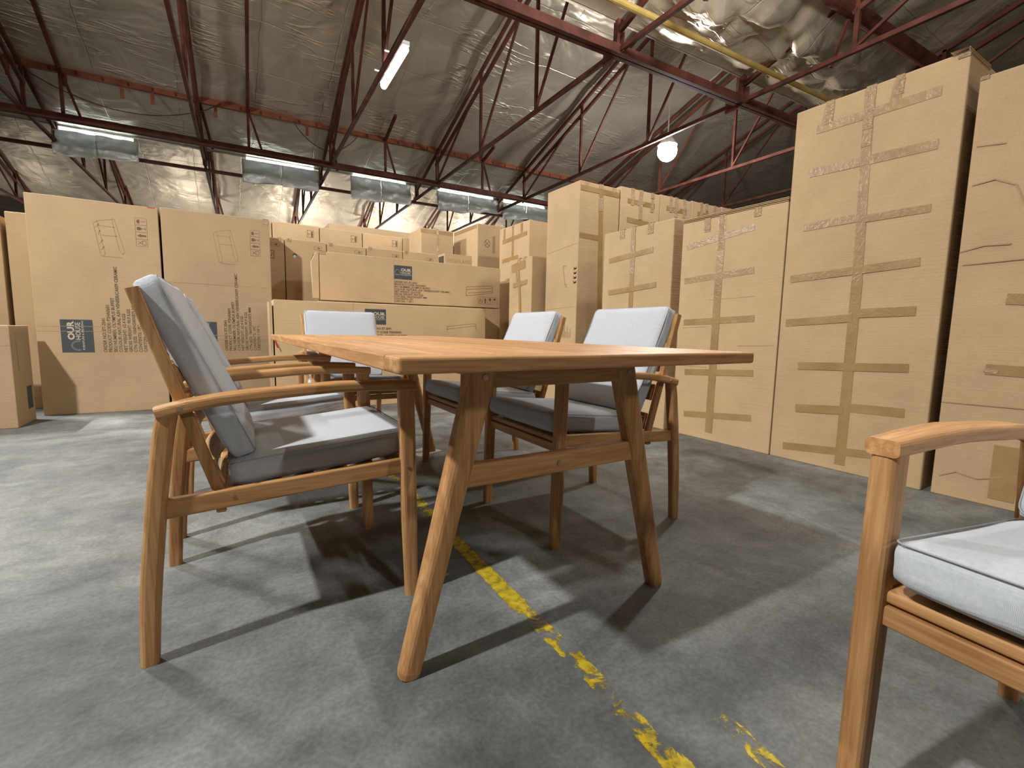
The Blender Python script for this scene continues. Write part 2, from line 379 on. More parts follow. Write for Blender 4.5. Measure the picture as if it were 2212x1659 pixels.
dup(ch, (.282, .198+h, 0), PI+math.radians(-1.2), 'smaller-looking armchair on the right of the table, farther off beside the tall corner carton')
dup(ch, (-.022, .985, 0), -PI/2+.0, 'armchair at the far head of the table, white back facing the camera')
dup(ch, (.083, -1.619-h, 0), PI+math.radians(-5.), 'armchair cut off by the lower right edge, standing away from the table')

# ------------------------------------------------------------------ dining table
TW, TL, TT, TH = .994, 2.3296, .030, .75
tb = thing('dining_table', 'long slatted acacia wood dining table with splayed legs in the middle', 'table')
eb = .085
for s in (-1, 1):
    bm = BM(); add_box(bm, (0, s*(TL/2-eb/2), TH-TT/2), (TW, eb-.001, TT), .006, 3); obj('end_board', bm, WX, tb)
NP = 9; pw = TW/NP
for k in range(NP):
    bm = BM(); add_box(bm, (-TW/2+pw*(k+.5), 0, TH-TT/2), (pw-.003, TL-2*eb-.002, TT), .0035, 2); obj('plank', bm, WY, tb)
ly = TL/2-.2254
for sy in (-1, 1):
    for sx in (-1, 1):
        bm = BM(); top = Vector((sx*.2202, sy*ly, TH-TT)); ft = Vector((sx*.408, sy*ly, 0.))
        add_loft(bm, [ft, ft.lerp(top, .02), ft.lerp(top, .5), top], [(.040, .046), (.046, .052), (.050, .060), (.052, .072)], (0, 1, 0), .38, 4)
        obj('leg', bm, WZ, tb)
        bm = BM(); q = ft.lerp(top, .955); add_cyl(bm, (q.x, sy*(ly+.025), q.z), (q.x, sy*(ly+.029), q.z), .007, 16); add_cyl(bm, (q.x, sy*(ly+.029), q.z), (q.x, sy*(ly+.0300), q.z), .003, 8); obj('bolt', bm, BOLTM, tb)
    bm = BM(); add_box(bm, (0, sy*ly, TH-TT-.030), (.44, .028, .058), .004); obj('apron', bm, WX, tb)
    zz = .455; xx = .2202+(.408-.2202)*(1-zz/(TH-TT))
    bm = BM(); add_box(bm, (0, sy*ly, zz), (2*xx+.01, .030, .056), .006, 3); obj('stretcher', bm, WX, tb)
    bm = BM(); add_cyl(bm, (0, sy*(ly+.014), zz), (0, sy*(ly+.018), zz), .007, 12); obj('bolt', bm, BOLTM, tb)
for s in (-1, 1):
    bm = BM(); add_box(bm, (s*.18, 0, TH-TT-.022), (.036, 2*ly-.03, .042), .004); obj('under_rail', bm, WY, tb)

# ------------------------------------------------------------------ cartons
class Face:
    """a flat face to print or tape on: o + r*a + u*b, n points out"""
    def __init__(s, o, r, u): s.o, s.r, s.u = Vector(o), Vector(r).normalized(), Vector(u).normalized(); s.n = s.r.cross(s.u)
    def p(s, a, b, d=0.): return s.o + s.r*a + s.u*b + s.n*d
def slab(bm, F, quad, d0, d1):
    A = [bm.verts.new(F.p(a, b, d0)) for a, b in quad]; B = [bm.verts.new(F.p(a, b, d1)) for a, b in quad]
    n = len(quad)
    for k in range(n): bm.faces.new((A[k], A[(k+1) % n], B[(k+1) % n], B[k]))
    bm.faces.new(A[::-1]); bm.faces.new(B); bmesh.ops.recalc_face_normals(bm, faces=bm.faces[:])
def strokes(bm, F, lines, w, d0=.0004, d1=.0008):
    for ln in lines:
        for (a, b), (c, e) in zip(ln, ln[1:]):
            dx, dy = c-a, e-b; l = math.hypot(dx, dy)
            if l < 1e-6: continue
            nx, ny = -dy/l*w/2, dx/l*w/2
            slab(bm, F, [(a+nx, b+ny), (a-nx, b-ny), (c-nx, e-ny), (c+nx, e+ny)], d0, d1)
def text_bm(bm, F, s, a, b, size, d=.0009, bold=0., xs=1., align='LEFT'):
    cu = bpy.data.curves.new('t', 'FONT'); cu.body = s; cu.size = size; cu.offset = bold; cu.resolution_u = 2; cu.align_x = align
    o = bpy.data.objects.new('t', cu); COL.objects.link(o); bpy.context.view_layer.update()
    me = o.evaluated_get(bpy.context.evaluated_depsgraph_get()).to_mesh()
    vs = [bm.verts.new(F.p(a+v.co.x*xs, b+v.co.y, d)) for v in me.vertices]
    for f in me.polygons:
        try: bm.faces.new([vs[i] for i in f.vertices])
        except ValueError: pass
    o.to_mesh_clear(); bpy.data.objects.remove(o); bpy.data.curves.remove(cu)
def disc(bm, F, a, b, r, d0=.0004, d1=.0008, n=14, sy=1.): slab(bm, F, [(a+r*math.cos(2*PI*k/n), b+sy*r*math.sin(2*PI*k/n)) for k in range(n)], d0, d1)

def carton_bm(x0, x1, y0, y1, z0, z1, wob=.004, cuts=7, seed=0, dent=None):
    bm = BM(); bmesh.ops.create_cube(bm, size=1.)
    bmesh.ops.subdivide_edges(bm, edges=bm.edges[:], cuts=cuts, use_grid_fill=True)
    C = Vector(((x0+x1)/2, (y0+y1)/2, (z0+z1)/2)); S = Vector((x1-x0, y1-y0, z1-z0))
    for v in bm.verts:
        c = v.co.copy()
        inner = [abs(abs(q)-.5) > 1e-4 for q in c]
        p = Vector((C.x+c.x*S.x, C.y+c.y*S.y, C.z+c.z*S.z))
        if sum(inner) == 2:
            ax = inner.index(False); k = math.copysign(1, c[ax])
            oth = [i for i in range(3) if i != ax]
            fall = (1-(2*c[oth[0]])**2)*(1-(2*c[oth[1]])**2)
            p[ax] -= k*wob*max(0., min(1., .5+.8*noise.noise(p*2.3+Vector((seed, 0, 0)))))*fall*.6
        if c.z > .49: p.z += .0035*noise.noise(p*3.+Vector((0, seed, 0)))
        v.co = p
    es = [e for e in bm.edges if len(e.link_faces) == 2 and e.link_faces[0].normal.dot(e.link_faces[1].normal) < .5]
    bm.normal_update()
    es = [e for e in bm.edges if len(e.link_faces) == 2 and e.link_faces[0].normal.dot(e.link_faces[1].normal) < .5]
    bmesh.ops.bevel(bm, geom=es, offset=.006, segments=2, profile=.5, affect='EDGES')
    return bm
SEED = [0]
def carton(label, x0, x1, y0, y1, z0, z1, group=None, rz=0., name='cardboard_box', cm=None, **kw):
    """origin at the middle of the box's base; returns thing + local faces (front = -y, left = -x)"""
    SEED[0] += 1.7
    cx, cy = (x0+x1)/2, (y0+y1)/2; w, d, hh = x1-x0, y1-y0, z1-z0
    t = thing(name, label, 'box', (cx, cy, z0), rz, group)
    obj('carton_body', carton_bm(-w/2, w/2, -d/2, d/2, 0, hh, seed=SEED[0], **kw), cm or CARD, t)
    t_front = Face((-cx, -d/2, -z0), (1, 0, 0), (0, 0, 1))       # a = world x, b = world z
    t_left = Face((-w/2, cy*-1, -z0), (0, -1, 0), (0, 0, 1))     # a = -world y
    t_left.o = Vector((-w/2, -cy, -z0)); t_left.flip = True
    return t, t_front, t_left
LAY = [0]
def tape(t, F, pts, w, m=None, name='tape_strip', d=.0012):
    LAY[0] = (LAY[0]+1) % 17; d = d+.00013*LAY[0]
    bm = BM(); strokes(bm, F, [pts], w, -.004, d); return obj(name, bm, m or TAPE, t)
def Y(*yz): return [(-y, z) for y, z in yz]                      # world (y, z) -> coordinates on a left (-x) face
def over_top(t, F, a, w, z, down, depth=.07, m=None, name='tape_strip'):
    """tape running over a carton's top edge: strip down the face and back over the top"""
    bm = BM(); nn = 7
    for k in range(nn):
        b0, b1 = z+.003-down*k/nn, z+.003-down*(k+1)/nn; j = .0025
        slab(bm, F, [(a-w/2+random.uniform(-j, j), b0), (a-w/2+random.uniform(-j, j), b1), (a+w/2+random.uniform(-j, j), b1), (a+w/2+random.uniform(-j, j), b0)], .0004, .002+random.uniform(0, .003))
    q = [F.p(a-w/2, z+.004, .003), F.p(a+w/2, z+.004, .003), F.p(a+w/2, z+.004, -depth), F.p(a-w/2, z+.004, -depth)]
    vs = [bm.verts.new(p) for p in q]; bm.faces.new(vs)
    vs2 = [bm.verts.new(p+Vector((0, 0, .0015))) for p in q]; bm.faces.new(vs2)
    return obj(name, bm, m or CTAPE, t)

def creases(t, F, lines, w=.003, d1=.0012):
    for ln in lines:
        bm = BM(); strokes(bm, F, [ln], w, .0002, d1); obj('crease', bm, CREASE, t)
LINES = ['ORDER NO: ET-2041', 'PRODUCT CODE: P2HA0601', 'SKU NUMBER: OLYMPUS BUFFET', 'COLOUR: NATURAL ASH VENEER/CA039 CERAMIC', 'NET WEIGHT: 62.4 KGS',
         'GROSS WEIGHT: 90.9 KGS', 'CTN SIZE: 1860X500X875 MM', 'CONTENTS: 1PC', 'CARTON: 1 OF 1']
def logo(t, F, a, b, w, hh):
    """dark printed panel: arch icon, OUR / HOUSE, small tagline; (a, b) lower left corner"""
    bm = BM(); slab(bm, F, [(a, b), (a+w, b), (a+w, b+hh), (a, b+hh)], .0003, .0007); p = obj('logo_panel', bm, SLATE, t)
    bm = BM()
    text_bm(bm, F, 'OUR', a+w*.385, b+hh*.60, hh*.28, .0012, .0018*w/.2, 1.02*w/hh*hh/(hh*1.0) if False else w/hh*.92)
    text_bm(bm, F, 'HOUSE', a+w*.385, b+hh*.40, hh*.22, .0012, .0006, w/hh*.76)
    obj('lettering', bm, PALE, p)
    bm = BM(); text_bm(bm, F, 'FURNITURE & BEDDING', a+w*.07, b+hh*.295, hh*.095, .0012, .0002, w/hh*.88)
    obj('tagline', bm, PALE, p)
    bm = BM(); arc = [(a+w*.07+w*.14*(1-math.cos(PI*k/12)), b+hh*.42+(hh*.27)*math.sin(PI*k/12)**.8) for k in range(13)]
    strokes(bm, F, [arc], .010*w/.2, .0007, .0012); obj('arch_emblem', bm, GREYP, p)
def info(t, F, a, b, size, pitch, lines, xs=1., m=None):
    bm = BM()
    for i, s in enumerate(lines): text_bm(bm, F, s, a, b-pitch*i, size, .0009, .0007, xs)
    return obj('printed_text', bm, m or INK, t)
def pictos(t, F, a, b, c, cols=4, vertical=False, m=None, kinds=('umbrella', 'glass', 'arrow', 'stack')):
    """row of framed handling marks, cell size c, (a, b) lower left; each mark upright along F.u"""
    bm = BM()
    for i, k in enumerate(kinds[:cols]):
        x, y = (a, b+i*c*1.) if vertical else (a+i*c, b)
        fr = [(x, y), (x+c, y), (x+c, y+c*1.35), (x, y+c*1.35), (x, y)]
        strokes(bm, F, [fr], c*.03)
        mx = x+c/2
        if k == 'umbrella':
            slab(bm, F, [(mx+c*.3*math.cos(PI*q/10), y+c*.85+c*.34*math.sin(PI*q/10)) for q in range(11)], .0004, .0008); strokes(bm, F, [[(mx, y+c*.85), (mx, y+c*.2), (mx+c*.12, y+c*.2)]], c*.05)
        elif k == 'glass':
            slab(bm, F, [(mx-c*.22, y+c*1.18), (mx-c*.24, y+c*.85), (mx-c*.08, y+c*.62), (mx+c*.08, y+c*.62), (mx+c*.24, y+c*.85), (mx+c*.22, y+c*1.18)], .0004, .0008); strokes(bm, F, [[(mx, y+c*.62), (mx, y+c*.2)], [(mx-c*.2, y+c*.18), (mx+c*.2, y+c*.18)]], c*.06)
        elif k == 'arrow':
            slab(bm, F, [(mx-c*.12, y+c*.15), (mx+c*.12, y+c*.15), (mx+c*.12, y+c*.75), (mx+c*.26, y+c*.75), (mx, y+c*1.2), (mx-c*.26, y+c*.75), (mx-c*.12, y+c*.75)], .0004, .0008)
        else:
            strokes(bm, F, [[(x+c*.2, y+c*.2), (x+c*.8, y+c*.2), (x+c*.8, y+c*.6), (x+c*.2, y+c*.6), (x+c*.2, y+c*.2)], [(x+c*.3, y+c*.65), (x+c*.7, y+c*1.1)], [(x+c*.7, y+c*.65), (x+c*.3, y+c*1.1)]], c*.05)
    return obj('handling_marks', bm, m or INK, t)
def turned(F): return Face(F.p(0, 0), F.u, -F.r)      # face rotated a quarter turn: text reads upwards (a = z, b = -x)

# --- the two tall cartons standing at the back left
GT = 'tall buffet cartons at the back left'
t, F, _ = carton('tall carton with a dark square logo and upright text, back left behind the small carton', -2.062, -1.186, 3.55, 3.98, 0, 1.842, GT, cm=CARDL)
R = turned(F)
logo(t, R, .540, 1.697, .283, .212)
info(t, R, .540, 1.612, .034, .0355, LINES, .98)
pictos(t, Face(F.p(0, 0), F.u, -F.r), 1.490, 1.272, .0615, 4, kinds=('stack', 'arrow', 'glass', 'umbrella'))
bm = BM(); P = [(-1.615, 1.674), (-1.641, 1.655), (-1.606, 1.39), (-1.589, 1.378), (-1.576, 1.40), (-1.615, 1.674)]
Q = [(-1.499, 1.706), (-1.515, 1.70), (-1.478, 1.44), (-1.454, 1.405), (-1.442, 1.43), (-1.499, 1.706)]
strokes(bm, F, [P, Q, [(-1.615, 1.674), (-1.515, 1.70)], [(-1.607, 1.637), (-1.500, 1.632)], [(-1.592, 1.558), (-1.485, 1.556)], [(-1.589, 1.378), (-1.466, 1.376)], [(-1.625, 1.62), (-1.60, 1.655)], [(-1.615, 1.56), (-1.598, 1.60)], [(-1.61, 1.48), (-1.585, 1.52)], [(-1.60, 1.43), (-1.58, 1.46)]], .005); obj('product_drawing', bm, FAINT, t)
bm = BM(); strokes(bm, F, [[(-1.26, 1.836), (-1.205, 1.8365)]], .008); obj('red_mark', bm, RED, t)
creases(t, F, [[(-2.05, .722), (-1.20, .725)], [(-2.05, .765), (-1.20, .768)]], .003)
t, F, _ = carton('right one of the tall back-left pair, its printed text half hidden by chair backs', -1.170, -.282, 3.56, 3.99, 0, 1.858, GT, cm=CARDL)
R = turned(F)
logo(t, R, .545, .775, .283, .212)
info(t, R, .548, .690, .034, .0355, LINES, .98)
pictos(t, R, 1.492, .372, .0625, 4, kinds=('stack', 'arrow', 'glass', 'umbrella'))
dx = .875
bm = BM(); strokes(bm, F, [[(a+dx, b+.018) for a, b in ln] for ln in [P, Q, [(-1.615, 1.674), (-1.515, 1.70)], [(-1.607, 1.637), (-1.500, 1.632)], [(-1.592, 1.558), (-1.485, 1.556)], [(-1.589, 1.378), (-1.466, 1.376)]]], .005); obj('product_drawing', bm, FAINT, t)
creases(t, F, [[(-1.16, .66), (-.30, .655)], [(-1.16, .70), (-.30, .695)], [(-1.16, 1.19), (-.30, 1.185)]], .003)
over_top(t, F, -.315, .05, 1.858, .05)

# --- far left cartons
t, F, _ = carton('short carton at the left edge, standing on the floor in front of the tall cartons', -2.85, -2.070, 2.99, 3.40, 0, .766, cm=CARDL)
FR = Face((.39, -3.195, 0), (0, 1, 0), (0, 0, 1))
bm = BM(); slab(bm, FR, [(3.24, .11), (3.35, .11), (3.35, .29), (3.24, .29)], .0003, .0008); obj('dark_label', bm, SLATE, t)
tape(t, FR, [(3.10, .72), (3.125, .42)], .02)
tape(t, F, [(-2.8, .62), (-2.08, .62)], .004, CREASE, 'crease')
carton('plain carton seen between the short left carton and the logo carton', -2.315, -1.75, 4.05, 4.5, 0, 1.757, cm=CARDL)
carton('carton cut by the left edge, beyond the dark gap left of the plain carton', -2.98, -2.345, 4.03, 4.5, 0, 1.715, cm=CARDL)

# --- long cartons lying in the middle
t, F, _ = carton('long carton lying in front, dark logo behind the head armchair', -.323, 1.883, 2.963, 3.215, 0, 1.042)
logo(t, F, .503, .835, .214, .155)
info(t, F, .503, .785, .030, .037, LINES[:6], 1.)
bm = BM(); strokes(bm, F, [[(1.40, .775), (1.40, .83), (1.72, .868), (1.76, .86), (1.76, .80)], [(1.40, .80), (1.76, .845)]], .006); obj('product_drawing', bm, FAINT, t)
creases(t, F, [[(.39, 1.04), (.39, .8)]], .004)
bm = BM(); slab(bm, Face((-.36-.78, -.126, 0), (1, 0, 0), (0, 0, 1)), [(.0, .02), (.025, .02), (.025, 1.0), (.0, 1.02)], -.20, 0.); obj('side_flap', bm, CARD, t)
over_top(t, F, 1.865, .03, 1.042, .03)
t, F, _ = carton('long carton lying under the upper logo carton, mostly hidden behind the front one', .10, 2.235, 3.235, 3.74, 0, 1.062)
tape(t, F, [(2.0, 1.03), (2.0, .5)], .05)
t, F, _ = carton('long carton with dark logo topping the middle stack, under the small open carton', .13, 2.228, 3.235, 3.74, 1.070, 1.555)
logo(t, F, .888, 1.336, .208, .148)
info(t, F, .893, 1.297, .0285, .0262, LINES, 1.02)
bm = BM(); strokes(bm, F, [[(1.765, 1.205), (1.765, 1.305), (2.12, 1.338), (2.12, 1.25), (1.80, 1.205), (1.765, 1.205)], [(1.765, 1.275), (2.12, 1.31)], [(1.79, 1.235), (2.12, 1.27)]], .008); obj('product_drawing', bm, FAINT, t)
pictos(t, F, 1.925, 1.11, .065, 4, kinds=('stack', 'arrow', 'glass', 'umbrella'))
creases(t, F, [[(.892, 1.55), (.892, 1.07)]], .004)
bm = BM(); slab(bm, Face((-1.115, -.252, -1.063), (1, 0, 0), (0, 0, 1)), [(0., 1.08), (.055, 1.08), (.06, 1.54), (.04, 1.54), (-.01, 1.44)], -.05, 0.); obj('side_flap', bm, CARD, t)
over_top(t, F, .16, .06, 1.553, .03)
# small open carton
t, F, LF = carton('small open-ended carton with handwriting lying on the upper logo carton', 1.565, 1.93, 3.42, 3.62, 1.562, 1.700)
bm = BM(); text_bm(bm, F, 'HIGHLAND', 1.60, 1.60, .062, .0009, .0, 1.05); obj('handwriting', bm, FAINT, t)
bm = BM(); slab(bm, LF, Y((3.44, 1.57), (3.44, 1.672), (3.60, 1.672), (3.60, 1.57)), .0003, .001); obj('open_end_shade', bm, HOLESHADE, t)  # dark slab on the closed end, painting the shade inside the opening

# --- the two rows of tall cartons behind
GM, GW = 'tall cartons of the middle row', 'tall cartons of the back row'
xs = [-.266, -.095, .350, .809, 1.266, 1.724]
lm = ['narrow-looking carton of the middle row, first from the left beside the tall buffet carton', 'carton with a round hand hole, second in the middle row', 'carton third from the left in the middle row, above the upper logo carton', 'carton fourth from the left in the middle row', 'carton fifth from the left in the middle row, left of the small open carton']
xs[0] = -.53
for i in range(5):
    t, F, _ = carton(lm[i], xs[i]+.004, xs[i+1]-.004, 4.05, 4.50, 0, 1.773+.006*math.sin(i*2.1), GM)
    e = xs[i+1]
    pictos(t, turned(F), 1.683, -(e-.062), .034, 1, kinds=('arrow',)) if False else None
    bm = BM(); strokes(bm, F, [[(e-.135, 1.685), (e-.055, 1.685), (e-.055, 1.72), (e-.135, 1.72), (e-.135, 1.685)], [(e-.12, 1.702), (e-.085, 1.702)]], .003); slab(bm, F, [(e-.092, 1.715), (e-.092, 1.690), (e-.065, 1.702)], .0004, .0008); obj('handling_marks', bm, INK, t)
    if i < 2:
        bm = BM(); strokes(bm, F, [[(e-.15, 1.55), (e-.15, 1.63), (e-.11, 1.63), (e-.11, 1.55), (e-.15, 1.55)], [(e-.14, 1.57), (e-.12, 1.61)]], .006); obj('printed_text', bm, INK, t)
    over_top(t, F, xs[i]+.05 if i else e-.05, .04, 1.773, .03)
    if i == 1:
        bm = BM(); disc(bm, F, .008, 1.598, .022, .0004, .0009, 18); obj('hand_hole_shade', bm, HOLESHADE, t)  # dark disc on the solid face, painting the shade within the hole
        bm = BM(); disc(bm, F, .007, 1.590, .017, .001, .0013, 16); obj('white_sheet', bm, WHITE, t)
xs = [-.75, -.117, .467, 1.045, 1.638, 2.10]
lw = ['carton at the left end of the back row, only its top corner showing', 'carton second from the left in the back row', 'carton third from the left in the back row', 'carton fourth from the left in the back row', 'carton at the right end of the back row, behind the taped carton with sheen']
for i in range(5):
    t, F, _ = carton(lw[i], xs[i]+.004, xs[i+1]-.006, 5.15, 5.62, 0, 2.155+.006*math.sin(i*1.7), GW)
    e = xs[i+1]
    bm = BM(); strokes(bm, F, [[(e-.16, 2.005), (e-.08, 2.005), (e-.08, 2.095), (e-.16, 2.095), (e-.16, 2.005)], [(e-.14, 2.02), (e-.14, 2.06)], [(e-.16, 2.05), (e-.08, 2.05)]], .004); slab(bm, F, [(e-.11, 2.01), (e-.09, 2.01), (e-.09, 2.085), (e-.11, 2.085)], .0004, .0008); obj('handling_marks', bm, INK, t)
t, F, _ = carton('long carton lying farthest back, its top strip showing above the back row', .737, 2.30, 5.9, 6.35, 1.938, 2.385)
carton('carton farthest back, under the long lying one', .737, 2.30, 5.9, 6.35, 0, 1.928)

# --- taped carton with sheen, and the one with the round mark
t, F, LF = carton('carton with glossy crumpled tape down its front, standing behind the small open carton', 1.703, 2.196, 4.56, 5.06, 0, 2.206)
over_top(t, F, 1.95, .035, 2.206, .30); tape(t, F, [(1.70, 2.17), (2.19, 2.17)], .05)
t, F, LF = carton('carton printed with a round mark, right of the glossy taped carton', 2.406, 2.830, 4.20, 5.01, 0, 2.295)
bm = BM(); ring = [(2.562+.042*math.cos(2*PI*k/20), 2.03+.052*math.sin(2*PI*k/20)) for k in range(21)]
strokes(bm, F, [ring, [(2.53, 2.0), (2.59, 2.06)], [(2.53, 2.06), (2.59, 2.0)]], .006); obj('round_mark', bm, INK, t)
bm = BM(); slab(bm, F, [(2.65, 1.9), (2.69, 1.9), (2.69, 2.14), (2.65, 2.14)], .0003, .0007); obj('printed_text', bm, FAINT, t)
tape(t, LF, Y((4.22, 2.26), (4.98, 2.26)), .05)

# --- cartons between the middle stack and the tall corner carton
t, F, LF = carton('carton taped with crossing strips, left of the tall corner carton', 2.49, 3.05, 3.0, 3.72, 0, 2.135)
tape(t, LF, Y((3.64, 1.955), (3.05, 1.985)), .05); tape(t, LF, Y((3.38, 2.13), (3.38, 1.0)), .045)
tape(t, LF, Y((3.59, 2.12), (3.59, 1.96)), .045); tape(t, LF, Y((3.17, 2.12), (3.17, 1.98)), .045); tape(t, LF, Y((3.64, 1.71), (3.25, 1.725)), .05)
over_top(t, LF, -3.38, .045, 2.135, .03)
t, F, LF = carton('smaller battered taped carton leaning in front of the crossing-strip carton', 2.141, 2.62, 2.40, 2.87, 0, 1.60, wob=.02)
tape(t, LF, Y((2.82, 1.50), (2.53, 1.53)), .09); tape(t, LF, Y((2.785, 1.31), (2.49, 1.335)), .05); tape(t, LF, Y((2.68, 1.58), (2.60, .7)), .04); tape(t, LF, Y((2.74, 1.55), (2.70, 1.33)), .03)
over_top(t, LF, -2.66, .05, 1.60, .05); over_top(t, LF, -2.56, .05, 1.60, .04)
bm = BM(); add_tube(bm, [(2.20, 2.40, 1.612), (2.35, 2.35, 1.625), (2.62, 2.36, 1.63), (2.9, 2.38, 1.62)], .006); add_box(bm, (2.20, 2.41, 1.645), (.03, .03, .07), .008)
# --- tall corner carton and those stacked along its row
t, F, LF = carton('tall corner carton with two lit sides, right of the leaning battered carton', 2.278, 2.800, 1.80, 2.335, 0, 2.255)
tape(t, F, [(2.285, 2.19), (2.795, 2.19)], .05); tape(t, F, [(2.545, 2.25), (2.60, .2)], .055); tape(t, F, [(2.285, 1.74), (2.54, 1.735)], .05)
tape(t, F, [(2.36, 2.25), (2.36, 2.19)], .05, CTAPE); tape(t, F, [(2.72, 2.25), (2.72, 2.19)], .05, CTAPE)
over_top(t, F, 2.548, .055, 2.255, .3)
bm = BM(); strokes(bm, LF, [Y((2.035, 1.464), (1.985, 1.46)), Y((2.035, 1.464), (1.99, 1.255)), Y((1.99, 1.255), (1.95, 1.245)), Y((1.99, 1.28), (1.96, 1.27))], .008); obj('product_drawing', bm, FAINT, t)
bm = BM()
for k in range(4):
    z = 1.435-k*.045; strokes(bm, LF, [Y((1.86, z), (1.835, z-.02), (1.815, z)), Y((1.86, z-.02), (1.815, z-.015))], .012)
obj('handling_marks', bm, INK, t)
bm = BM()
for k, (y0, z0, z1) in enumerate(((2.02, .735, .90), (2.0, .735, .84), (1.98, .735, .94), (1.96, .735, .80), (1.935, .735, .85), (1.91, .735, .79), (1.885, .735, .83))):
    strokes(bm, LF, [Y((y0, z0), (y0, z1))], .010)
obj('printed_text', bm, FAINT, t)
creases(t, LF, [Y((2.33, 1.62), (1.81, 1.665)), Y((2.33, 1.03), (1.81, 1.05))], .004)
G4 = 'cartons with crumpled tape along the top right'
for i, (a, b) in enumerate(((2.812, 3.395), (3.402, 3.915), (3.922, 4.46), (4.467, 5.0))):
    lab = ['carton with crumpled shiny tape right behind the tall corner carton', 'carton with crumpled tape, second after the tall corner carton', 'carton with crumpled tape, third after the tall corner carton', 'carton with crumpled tape farthest right along the row behind'][i]
    t, F, LF = carton(lab, a, b, 1.80, 2.32, 0, 2.29+.012*i, G4)
    z = 2.29+.012*i; m = (a+b)/2
    tape(t, F, [(a+.1, z-.13), (b-.08, z-.13)], .05); tape(t, F, [(m, z), (m+.02, .4)], .05); tape(t, F, [(a+.1, z-.32), (b-.16, z-.33)], .05)
    over_top(t, F, m, .05, z, .3); over_top(t, F, a+.17, .045, z, .17); over_top(t, F, b-.12, .045, z, .2)
    bm = BM(); slab(bm, F, [(m-.05, z-.16), (m+.06, z-.13), (m+.06, z-.10), (m-.04, z-.13)], .002, .004); obj('loose_tape', bm, CTAPE, t)

# --- the right-hand row
XR = 2.36
t, F, LF = carton('shorter taped carton of the right row, behind the near right armchair', XR, XR+.46, .711, 1.519, 0, 1.708)
for a in (Y((1.44, 1.455), (.917, 1.49)), Y((1.434, 1.163), (.868, 1.20)), Y((1.43, .87), (.88, .89))): tape(t, LF, a, .045)
tape(t, LF, Y((1.147, 1.71), (1.147, .1)), .05)
over_top(t, LF, -1.285, .06, 1.708, .08); over_top(t, LF, -.955, .06, 1.708, .085); over_top(t, LF, -1.147, .05, 1.708, .4)
t, F, LF = carton('taped carton with frayed doubled top edge, between the shorter and the tallest right cartons', XR, XR+.46, -.181, .625, 0, 1.645)
for a in (Y((.58, 1.46), (.037, 1.525)), Y((.583, 1.205), (.018, 1.235)), Y((.567, .885), (-.01, .91)), Y((.515, .17), (-.04, .225)), Y((.53, .50), (-.03, .537))): tape(t, LF, a, .045)
tape(t, LF, Y((.285, 1.64), (.285, .06)), .06)
over_top(t, LF, -.405, .05, 1.645, .10); over_top(t, LF, -.285, .045, 1.645, .25); over_top(t, LF, -.02, .05, 1.645, .06)
bm = BM()
for k, (dz, dx) in enumerate(((.004, .0), (.014, .006), (.024, .002))):
    add_box(bm, (0, 0, 1.645+dz), (.465+dx, .806+dx, .005), .001)
obj('top_flaps', bm, CARD, t)
creases(t, LF, [Y((.57, .845), (.36, .853)), Y((.60, .55), (.34, .55)), Y((.1, .72), (-.15, .73)), Y((.35, 1.05), (0, 1.06))], .003)
t, F, LF = carton('tallest carton of the right row, crossed by eight tape strips', XR, XR+.50, -.992, -.188, 0, 2.167)
for a, w in ((Y((-.315, 2.026), (-.896, 2.02)), .048), (Y((-.292, 1.782), (-.905, 1.765)), .05), (Y((-.285, 1.462), (-.60, 1.468)), .045), (Y((-.60, 1.455), (-.905, 1.455)), .04), (Y((-.231, 1.153), (-.885, 1.19)), .045), (Y((-.225, .878), (-.60, .905)), .045), (Y((-.62, .93), (-.89, .938)), .05), (Y((-.323, .61), (-.887, .637)), .046), (Y((-.33, .341), (-.60, .366)), .05), (Y((-.60, .385), (-.892, .395)), .05), (Y((-.27, .083), (-.757, .136)), .045)): tape(t, LF, a, w)
tape(t, LF, Y((-.578, 2.16), (-.605, 1.1)), .05); tape(t, LF, Y((-.605, 1.12), (-.607, .04)), .055)
tape(t, LF, Y((-.378, 2.15), (-.36, 2.04)), .05); tape(t, LF, Y((-.715, 2.15), (-.70, 2.04)), .05)
over_top(t, LF, .378, .045, 2.167, .13); over_top(t, LF, .715, .04, 2.167, .10); over_top(t, LF, .585, .045, 2.167, .32); over_top(t, LF, .97, .05, 2.167, .03)
F2 = Face((-.25, -.402, 0), (1, 0, 0), (0, 0, 1)); over_top(t, F2, .12, .3, 2.167, .02)
t, F, LF = carton('creased carton at the right edge, beyond the dark gap after the tallest carton', XR+.01, XR+.51, -1.385, -1.032, 0, 2.024, wob=.012)
tape(t, LF, Y((-1.18, .655), (-1.38, .65)), .05); tape(t, LF, Y((-1.22, .985), (-1.38, .97)), .05); tape(t, LF, Y((-1.29, .3), (-1.29, .04)), .09)
creases(t, LF, [Y((-1.035, .478), (-1.38, .486)), Y((-1.035, 1.219), (-1.12, 1.24), (-1.21, 1.235)), Y((-1.05, 1.156), (-1.30, 1.163)), Y((-1.05, 1.53), (-1.13, 1.54), (-1.2, 1.5), (-1.24, 1.40)), Y((-1.05, 1.71), (-1.15, 1.695)), Y((-1.06, .10), (-1.12, .135), (-1.20, .12), (-1.28, .15))], .006, .003)
bm = BM(); strokes(bm, LF, [Y((-1.175, .652), (-1.225, .643))], .018, .001, .004); obj('loose_tape', bm, CTAPE, t)
over_top(t, LF, 1.05, .03, 2.024, .02)

# orange debris between the tall cartons and the long one
bm = BM(); add_bar(bm, (-.30, 2.93, .60), (-.335, 2.955, .70), .02, .006); 
o = obj('packing_strap', bm, RED, None); tag(o, 'short red packing strap poking out at the left end of the front long carton', 'strap')

